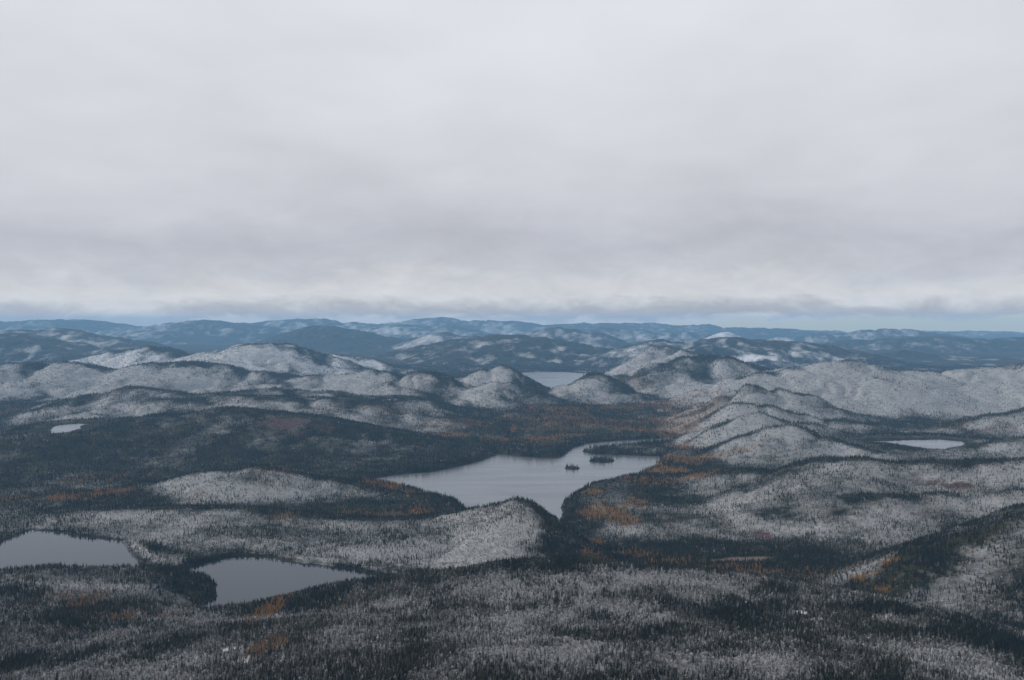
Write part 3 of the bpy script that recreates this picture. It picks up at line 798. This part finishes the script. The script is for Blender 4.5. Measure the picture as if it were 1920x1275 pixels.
# ------------------------------------------------------------------ lakes
for lk in LAKES:
    pl = lk['poly']
    x0, y0 = pl.min(0) - 45
    x1, y1 = pl.max(0) + 45
    nx, ny = 48, 48
    gx, gy = np.meshgrid(np.linspace(x0, x1, nx), np.linspace(y0, y1, ny))
    sd = poly_sd(gx, gy, pl)
    cell = max((x1 - x0) / nx, (y1 - y0) / ny)
    keep = sd < 30 + cell * 1.5
    vs = np.stack([gx, gy, np.full_like(gx, lk['level'])], -1).reshape(-1, 3)
    fs = []
    for a in range(ny - 1):
        for b in range(nx - 1):
            if keep[a, b] or keep[a + 1, b] or keep[a, b + 1] or keep[a + 1, b + 1]:
                fs.append((a * nx + b, a * nx + b + 1, (a + 1) * nx + b + 1, (a + 1) * nx + b))
    us = sorted({k for f in fs for k in f})
    mp = {k: n for n, k in enumerate(us)}
    me = bpy.data.meshes.new('lake')
    me.from_pydata([tuple(vs[k]) for k in us], [], [tuple(mp[k] for k in f) for f in fs])
    me.materials.append(M_CALM if 'left lake' in lk['label'] else M_WATER)
    o = bpy.data.objects.new('lake', me)
    col.objects.link(o)
    tag(o, lk['label'], 'lake', None, 'structure')


# ------------------------------------------------------------------ trees
def tri_mesh(name, verts, faces, mat):
    me = bpy.data.meshes.new(name)
    me.from_pydata(verts, [], faces)
    me.materials.append(mat)
    return me


def trunk_mesh(h, r, lean, mat):
    v, f = [], []
    n = 5
    rings = [(0.0, r), (0.35 * h, r * 0.7), (0.75 * h, r * 0.35), (h * 0.97, r * 0.06)]
    for z, rr in rings:
        for k in range(n):
            a = 2 * math.pi * k / n
            v.append((rr * math.cos(a) + lean * (z / h) ** 2, rr * math.sin(a), z - (0.4 if z == 0 else 0)))
    for j in range(len(rings) - 1):
        for k in range(n):
            f.append((j * n + k, j * n + (k + 1) % n, (j + 1) * n + (k + 1) % n, (j + 1) * n + k))
    return tri_mesh('trunk', v, f, mat)


def spruce_crown(seed, h, rad, tiers, per, core, mat, bottom=0.06, droop=0.45):
    rng = random.Random(seed)
    v, f = [], []

    def tri(a, b, c):
        n = len(v)
        v.extend((a, b, c))
        f.append((n, n + 1, n + 2))
    for t in range(tiers):
        s = t / (tiers - 1)
        z = h * (bottom + (1 - bottom) * s ** 0.92)
        r = rad * ((1 - s) ** 0.8 * (0.75 + 0.5 * rng.random()) + 0.04)
        if s < 0.15:
            r *= 0.75
        m = max(3, int(round(per * (1 - 0.5 * s))))
        a0 = rng.random() * 6.3
        for k in range(m):
            a = a0 + 2 * math.pi * (k + 0.5 * rng.random()) / m
            rr = r * (0.7 + 0.5 * rng.random())
            w = 0.9 * rr * math.pi / m + 0.08
            ca, sa = math.cos(a), math.sin(a)
            zt = z - droop * rr * (0.6 + 0.6 * rng.random()) + 0.10 * rr
            zz = z + 0.10 * h / tiers * rng.random()
            mid = (0.55 * rr * ca, 0.55 * rr * sa, zz - 0.12 * rr)
            l_ = (mid[0] - w * sa, mid[1] + w * ca, mid[2] - 0.25 * w)
            r_ = (mid[0] + w * sa, mid[1] - w * ca, mid[2] - 0.25 * w)
            tip = (rr * ca, rr * sa, zt)
            top = (0, 0, zz + 0.28 * rr + 0.1)
            tri(top, mid, l_)
            tri(top, r_, mid)
            tri(l_, mid, tip)
            tri(mid, r_, tip)
    if core:
        n = 6
        b = len(v)
        for k in range(n):
            a = 2 * math.pi * k / n
            v.append((rad * 0.42 * math.cos(a), rad * 0.42 * math.sin(a), h * bottom))
        v.append((0, 0, h))
        for k in range(n):
            f.append((b + k, b + (k + 1) % n, b + n))
    return tri_mesh('crown', v, f, mat)


def round_crown(seed, h, rad, count, size, mat, bottom=0.22):
    rng = random.Random(seed)
    v, f = [], []
    # a few leading boughs, twigs gathered round them
    lobes = [(0, 0, h * 0.78, rad * 0.75)]
    for k in range(5):
        a = rng.random() * 6.3
        lobes.append((rad * 0.5 * math.cos(a), rad * 0.5 * math.sin(a), h * (bottom + 0.2 + 0.45 * rng.random()), rad * (0.45 + 0.25 * rng.random())))
    for k in range(count):
        lx, ly, lz, lr = lobes[rng.randrange(len(lobes))]
        while True:
            d = (rng.uniform(-1, 1), rng.uniform(-1, 1), rng.uniform(-1, 1))
            q = d[0] ** 2 + d[1] ** 2 + d[2] ** 2
            if 0.15 < q < 1:
                break
        x, y, z = lx + d[0] * lr, ly + d[1] * lr, lz + d[2] * lr * 1.15
        z = min(z, h)
        s = size * (0.6 + 0.8 * rng.random())
        up = (d[0] * 0.7 + rng.uniform(-.5, .5), d[1] * 0.7 + rng.uniform(-.5, .5), 0.9 + rng.random())
        ln = math.sqrt(sum(c * c for c in up))
        up = tuple(c / ln for c in up)
        a = rng.random() * 6.3
        sx, sy = math.cos(a), math.sin(a)
        n = len(v)
        v.append((x - sx * s * 0.5, y - sy * s * 0.5, z))
        v.append((x + sx * s * 0.5, y + sy * s * 0.5, z - 0.15 * s))
        v.append((x + up[0] * s * 1.5, y + up[1] * s * 1.5, z + up[2] * s * 1.5))
        f.append((n, n + 1, n + 2))
    return tri_mesh('crown', v, f, mat)


def merged(name, meshes):
    """several meshes in one, for the trees of the mass"""
    v, f, mi, mats = [], [], [], []
    for me in meshes:
        b = len(v)
        v.extend(tuple(p.co) for p in me.vertices)
        k = len(mats)
        mats.append(me.materials[0])
        for p in me.polygons:
            f.append(tuple(b + i for i in p.vertices))
            mi.append(k)
    m = bpy.data.meshes.new(name)
    m.from_pydata(v, [], f)
    for x in mats:
        m.materials.append(x)
    m.polygons.foreach_set('material_index', np.array(mi, np.int32))
    return m


# all prototypes are 10 m tall
PROTO = bpy.data.collections.new('tree_kinds')
KIND = {}


def proto(kind, me):
    o = bpy.data.objects.new('tree_kind_%02d' % len(PROTO.objects), me)
    PROTO.objects.link(o)
    KIND.setdefault(kind, []).append(len(PROTO.objects) - 1)


SPR = [(spruce_crown(10 + k, 10, (1.5, 2.0, 1.3, 2.3)[k], 13, 7, True, M_SPRUCE), trunk_mesh(10, 0.16, 0.1, M_BARK)) for k in range(4)]
BIR = [(round_crown(30 + k, 9.6, (2.5, 2.1, 2.8)[k], 170, 0.75, M_BIRCH), trunk_mesh(8.6, 0.15, 0.5, M_BARK)) for k in range(3)]
LAR = [(spruce_crown(50 + k, 10, (1.7, 2.1)[k], 11, 6, False, M_LARCH, 0.14, 0.15), trunk_mesh(10, 0.16, 0.2, M_BARK)) for k in range(2)]
for a, b in SPR:
    proto('spruce_near', merged('spruce', (a, b)))
for a, b in BIR:
    proto('birch_near', merged('birch', (a, b)))
for a, b in LAR:
    proto('larch_near', merged('larch', (a, b)))
for k in range(3):
    proto('spruce_far', spruce_crown(70 + k, 10, (1.6, 2.0, 1.9)[k], 5, 5, True, M_SPRUCE))
for k in range(2):
    proto('birch_far', round_crown(80 + k, 9.5, 2.7, 42, 1.5, M_BIRCH, 0.1))
for k in range(2):
    proto('larch_far', spruce_crown(90 + k, 10, 2.2, 5, 5, True, M_LARCH, 0.1, 0.2))

rng = np.random.default_rng(7)


def scatter(Y0, Y1, spacing, umin, umax):
    area = 0.5 * (Y1 * Y1 - Y0 * Y0) * (umax - umin) / FPX
    n = int(area / spacing ** 2)
    Y = np.sqrt(rng.random(n) * (Y1 * Y1 - Y0 * Y0) + Y0 * Y0)
    u = rng.random(n) * (umax - umin) + umin
    return u, Y


T = dict(u=[], Y=[], sp=[])
for Y0, Y1, sp_, a, b in [(640, 1000, 2.55, -60, 1980), (1000, 1400, 2.8, -60, 1980), (1400, 2000, 4.2, -60, 1980), (2000, 2800, 5.6, -50, 1970), (2800, 3800, 7.6, -40, 1960), (3800, 5200, 9.5, -30, 1950), (5200, 7600, 12.0, -20, 1940), (7600, 9600, 14.5, -20, 1940)]:
    u, Y = scatter(Y0, Y1, sp_, a, b)
    T['u'].append(u)
    T['Y'].append(Y)
    T['sp'].append(np.full(len(u), sp_))
tu, tY, tsp = (np.concatenate(T[k]) for k in ('u', 'Y', 'sp'))
tx = (tu - U0) / FPX * tY
tz = sample(H, tu, tY)
f_fr = sample(FROST_LIGHT, tu, tY)
f_or = sample(ORANGE, tu, tY)
f_rk = sample(ROCK, tu, tY)
f_cl = sample(CLEAR, tu, tY)
f_bg = sample(BOG, tu, tY)
f_ls = sample(LSD, tu, tY)
f_vis = sample(VIS, tu, tY * 0.992)
v_top = V0 + (HC - (tz + 11)) / tY * FPX
lev = np.zeros(len(tz))
ok = (f_ls > 0.7) & (v_top < f_vis + 12) & (v_top < 1340)
ok &= rng.random(len(tu)) > f_rk * 0.9
ok &= rng.random(len(tu)) > f_cl * 1.05
ok &= rng.random(len(tu)) > f_bg * 1.2
tu, tY, tx, tz, tsp, f_fr, f_or, f_ls, v_top, f_vis = (a[ok] for a in (tu, tY, tx, tz, tsp, f_fr, f_or, f_ls, v_top, f_vis))
N = len(tu)
# stands: patches of taller dark spruce, patches of low frosted birch
st1 = fbm(tx, tY, 48, 4, 611, 0.65)
st2 = fbm(tx, tY, 160, 3, 633)
is_or = rng.random(N) < f_or * (0.55 + 0.8 * st1)
p_bir = np.clip(0.95 * f_fr + 0.85 * st1 + 0.10 * st2 - 0.06, 0.0, 0.9)
is_bir = (~is_or) & (rng.random(N) < p_bir)
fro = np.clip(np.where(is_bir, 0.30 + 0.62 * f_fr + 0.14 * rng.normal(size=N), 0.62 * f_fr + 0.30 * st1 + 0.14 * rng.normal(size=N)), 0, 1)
kind = np.where(is_or, 2, np.where(is_bir, 1, 0))
hgt = np.where(kind == 0, 6.6 + 1.9 * rng.normal(size=N) - 1.6 * f_fr + 1.4 * st2, np.where(kind == 1, 3.5 + 1.0 * rng.normal(size=N), 7.0 + 1.5 * rng.normal(size=N)))
hgt = np.clip(hgt, 1.9, 13.0) * np.clip(1.0 + (tY - 1500) / 9000, 0.97, 1.5)
hgt *= np.where(f_ls < 45, 1.0 + 0.4 * sstep(1700, 2400, tY), 1.0)
# low scrub round the two small ponds
hgt *= np.where((f_ls < 70) & (tY > 2800) & ((tu < 220) | (tu > 1580)), 0.4, 1.0)
near = tY < 1750
variant = np.zeros(N, np.int32)
for kk, nm in enumerate(('spruce', 'birch', 'larch')):
    for nr, suf in ((True, '_near'), (False, '_far')):
        m = (kind == kk) & (near == nr)
        ch = np.array(KIND[nm + suf])
        variant[m] = ch[rng.integers(0, len(ch), m.sum())]
wide = np.clip(rng.normal(1.0, 0.14, N), 0.7, 1.4) * np.clip(1.0 + (tY - 2200) / 5200, 1.0, 1.8)
tint = np.clip(rng.random(N) ** 1.6 * 0.8 + 0.3 * st2 + 0.05, 0, 1) * np.where(f_fr < 0.15, 0.5, 1.0)
rotz = rng.random(N) * 6.283

# the largest in the picture stand as trees of their own
v_base = V0 + (HC - tz) / tY * FPX
inframe = (tu > 8) & (tu < 1912) & (v_base < 1270) & (v_base - hgt / tY * FPX * 0.55 < f_vis)
size = np.where(inframe, hgt / tY, 0)
single = np.zeros(N, bool)
for kk, cnt in ((0, 290), (1, 290), (2, 120)):
    c = np.where((kind == kk) & inframe)[0]
    c = c[np.argsort(-size[c])][:cnt]
    single[c] = True

PARTS = {0: SPR, 1: BIR, 2: LAR}
NAMES = {0: 'spruce_tree', 1: 'birch_tree', 2: 'larch_tree'}
for i in np.where(single)[0]:
    kk = int(kind[i])
    prs = PARTS[kk]
    crown, trunk = prs[int(rng.integers(0, len(prs)))]
    e = bpy.data.objects.new(NAMES[kk], None)
    e.empty_display_size = 1.0
    s = hgt[i] / 10.0
    e.location = (tx[i], tY[i], tz[i])
    e.rotation_euler = (0, 0, rotz[i])
    e.scale = (s * wide[i], s * wide[i], s)
    col.objects.link(e)
    place = '%d percent from left' % int(round(tu[i] / 19.2))
    row = ('at the bottom edge' if v_base[i] > 1245 else 'just above the bottom edge' if v_base[i] > 1222 else 'low on the near slope' if v_base[i] > 1180
           else 'midway up the near slope' if v_base[i] > 1130 else 'high on the near slope' if v_base[i] > 1085 else 'beyond the near hill')
    build = ('tall' if hgt[i] > 9 else ('short' if hgt[i] < 7.4 else '')) if kk != 1 else ('tall' if hgt[i] > 5.2 else '')
    f = fro[i]
    if kk == 0:
        lk_ = 'frosted grey spruce' if f > 0.62 else ('spruce dusted with frost' if f > 0.32 else ('dark green spruce' if tint[i] < 0.5 else 'olive brown spruce'))
    elif kk == 1:
        lk_ = 'white frosted leafless birch' if f > 0.55 else 'grey brown leafless birch'
    else:
        lk_ = 'orange autumn larch' if tint[i] < 0.55 else 'dull brown orange larch'
    lab = ('%s %s %s, %s' % (build, lk_, row, place)).strip()
    tag(e, lab, 'tree', (lk_.replace('birch', 'birches').replace('larch', 'larches').replace('spruce', 'spruces')) + ' on the near slopes')
    for nm, me in (('crown', crown), ('trunk', trunk)):
        c = bpy.data.objects.new(nm, me)
        c.parent = e
        c['frost'] = float(f)
        c['tint'] = float(tint[i])
        col.objects.link(c)

by_label = {}
for o in list(col.objects):
    if o.type == 'EMPTY':
        by_label.setdefault(o['label'], []).append(o)
for lab, os_ in by_label.items():
    if len(os_) in (2, 3):  # told apart by their order
        os_.sort(key=lambda o: o.location.x / o.location.y)
        for o, w in zip(os_, ('left one', 'right one') if len(os_) == 2 else ('left one', 'middle one', 'right one')):
            o['label'] = lab + ', ' + w

rest = ~single
n = int(rest.sum())
me = bpy.data.meshes.new('forest')
me.vertices.add(n)
me.vertices.foreach_set('co', np.stack([tx[rest], tY[rest], tz[rest]], -1).astype(np.float32).ravel())
s = (hgt / 10.0)[rest]
scl = np.stack([s * wide[rest], s * wide[rest], s], -1).astype(np.float32)
rot = np.stack([np.zeros(n), np.zeros(n), rotz[rest]], -1).astype(np.float32)
for nm, ty, data in (('scl', 'FLOAT_VECTOR', scl), ('rot', 'FLOAT_VECTOR', rot), ('frost', 'FLOAT', fro[rest].astype(np.float32)), ('tint', 'FLOAT', tint[rest].astype(np.float32)), ('variant', 'INT', variant[rest])):
    a = me.attributes.new(nm, ty, 'POINT')
    a.data.foreach_set('vector' if ty == 'FLOAT_VECTOR' else 'value', np.ascontiguousarray(data).ravel())
fo = bpy.data.objects.new('forest', me)
col.objects.link(fo)
tag(fo, 'dense forest of dark spruce, frosted birch and orange larch covering the hills', 'forest', None, 'stuff')
g = bpy.data.node_groups.new('forest_trees', 'GeometryNodeTree')
g.interface.new_socket('Geometry', in_out='INPUT', socket_type='NodeSocketGeometry')
g.interface.new_socket('Geometry', in_out='OUTPUT', socket_type='NodeSocketGeometry')
gi, go = g.nodes.new('NodeGroupInput'), g.nodes.new('NodeGroupOutput')
ci = g.nodes.new('GeometryNodeCollectionInfo')
ci.inputs['Collection'].default_value = PROTO
ci.inputs['Separate Children'].default_value = True
ci.inputs['Reset Children'].default_value = True
ip = g.nodes.new('GeometryNodeInstanceOnPoints')
ip.inputs['Pick Instance'].default_value = True


def named(nm, ty):
    nd = g.nodes.new('GeometryNodeInputNamedAttribute')
    nd.data_type = ty
    nd.inputs[0].default_value = nm
    return nd.outputs[0]


e2r = g.nodes.new('FunctionNodeEulerToRotation')
g.links.new(named('rot', 'FLOAT_VECTOR'), e2r.inputs[0])
g.links.new(gi.outputs[0], ip.inputs['Points'])
g.links.new(ci.outputs[0], ip.inputs['Instance'])
g.links.new(named('variant', 'INT'), ip.inputs['Instance Index'])
g.links.new(e2r.outputs[0], ip.inputs['Rotation'])
g.links.new(named('scl', 'FLOAT_VECTOR'), ip.inputs['Scale'])
g.links.new(ip.outputs[0], go.inputs[0])
md = fo.modifiers.new('trees', 'NODES')
md.node_group = g
print('trees', N, 'single', int(single.sum()), 'ground min', float(H.min()), 'max', float(H.max()))

# ------------------------------------------------------------------ haze
HAZE_DENS = 3.2e-5
hz0, hz1 = float(H.min()) - 1.0, max(float(H.max()) + 8, HC + 15)
bx = [(-24000, -1500), (24000, -1500), (24000, 29000), (-24000, 29000)]
vs = [(x, y, hz0) for x, y in bx] + [(x, y, hz1) for x, y in bx]
me = bpy.data.meshes.new('haze')
me.from_pydata(vs, [], [(3, 2, 1, 0), (4, 5, 6, 7), (0, 1, 5, 4), (1, 2, 6, 5), (2, 3, 7, 6), (3, 0, 4, 7)])
m, t = new_mat('haze_air')
out = t.n('ShaderNodeOutputMaterial')
pv = t.n('ShaderNodeVolumePrincipled')
pv.inputs['Color'].default_value = (0.33, 0.64, 1.0, 1)
pv.inputs['Density'].default_value = HAZE_DENS
pv.inputs['Anisotropy'].default_value = 0.0
t.l(pv.outputs[0], out.inputs['Volume'])
me.materials.append(m)
hz = bpy.data.objects.new('haze', me)
col.objects.link(hz)
tag(hz, 'thin blue haze between the far hills', 'haze', None, 'stuff')
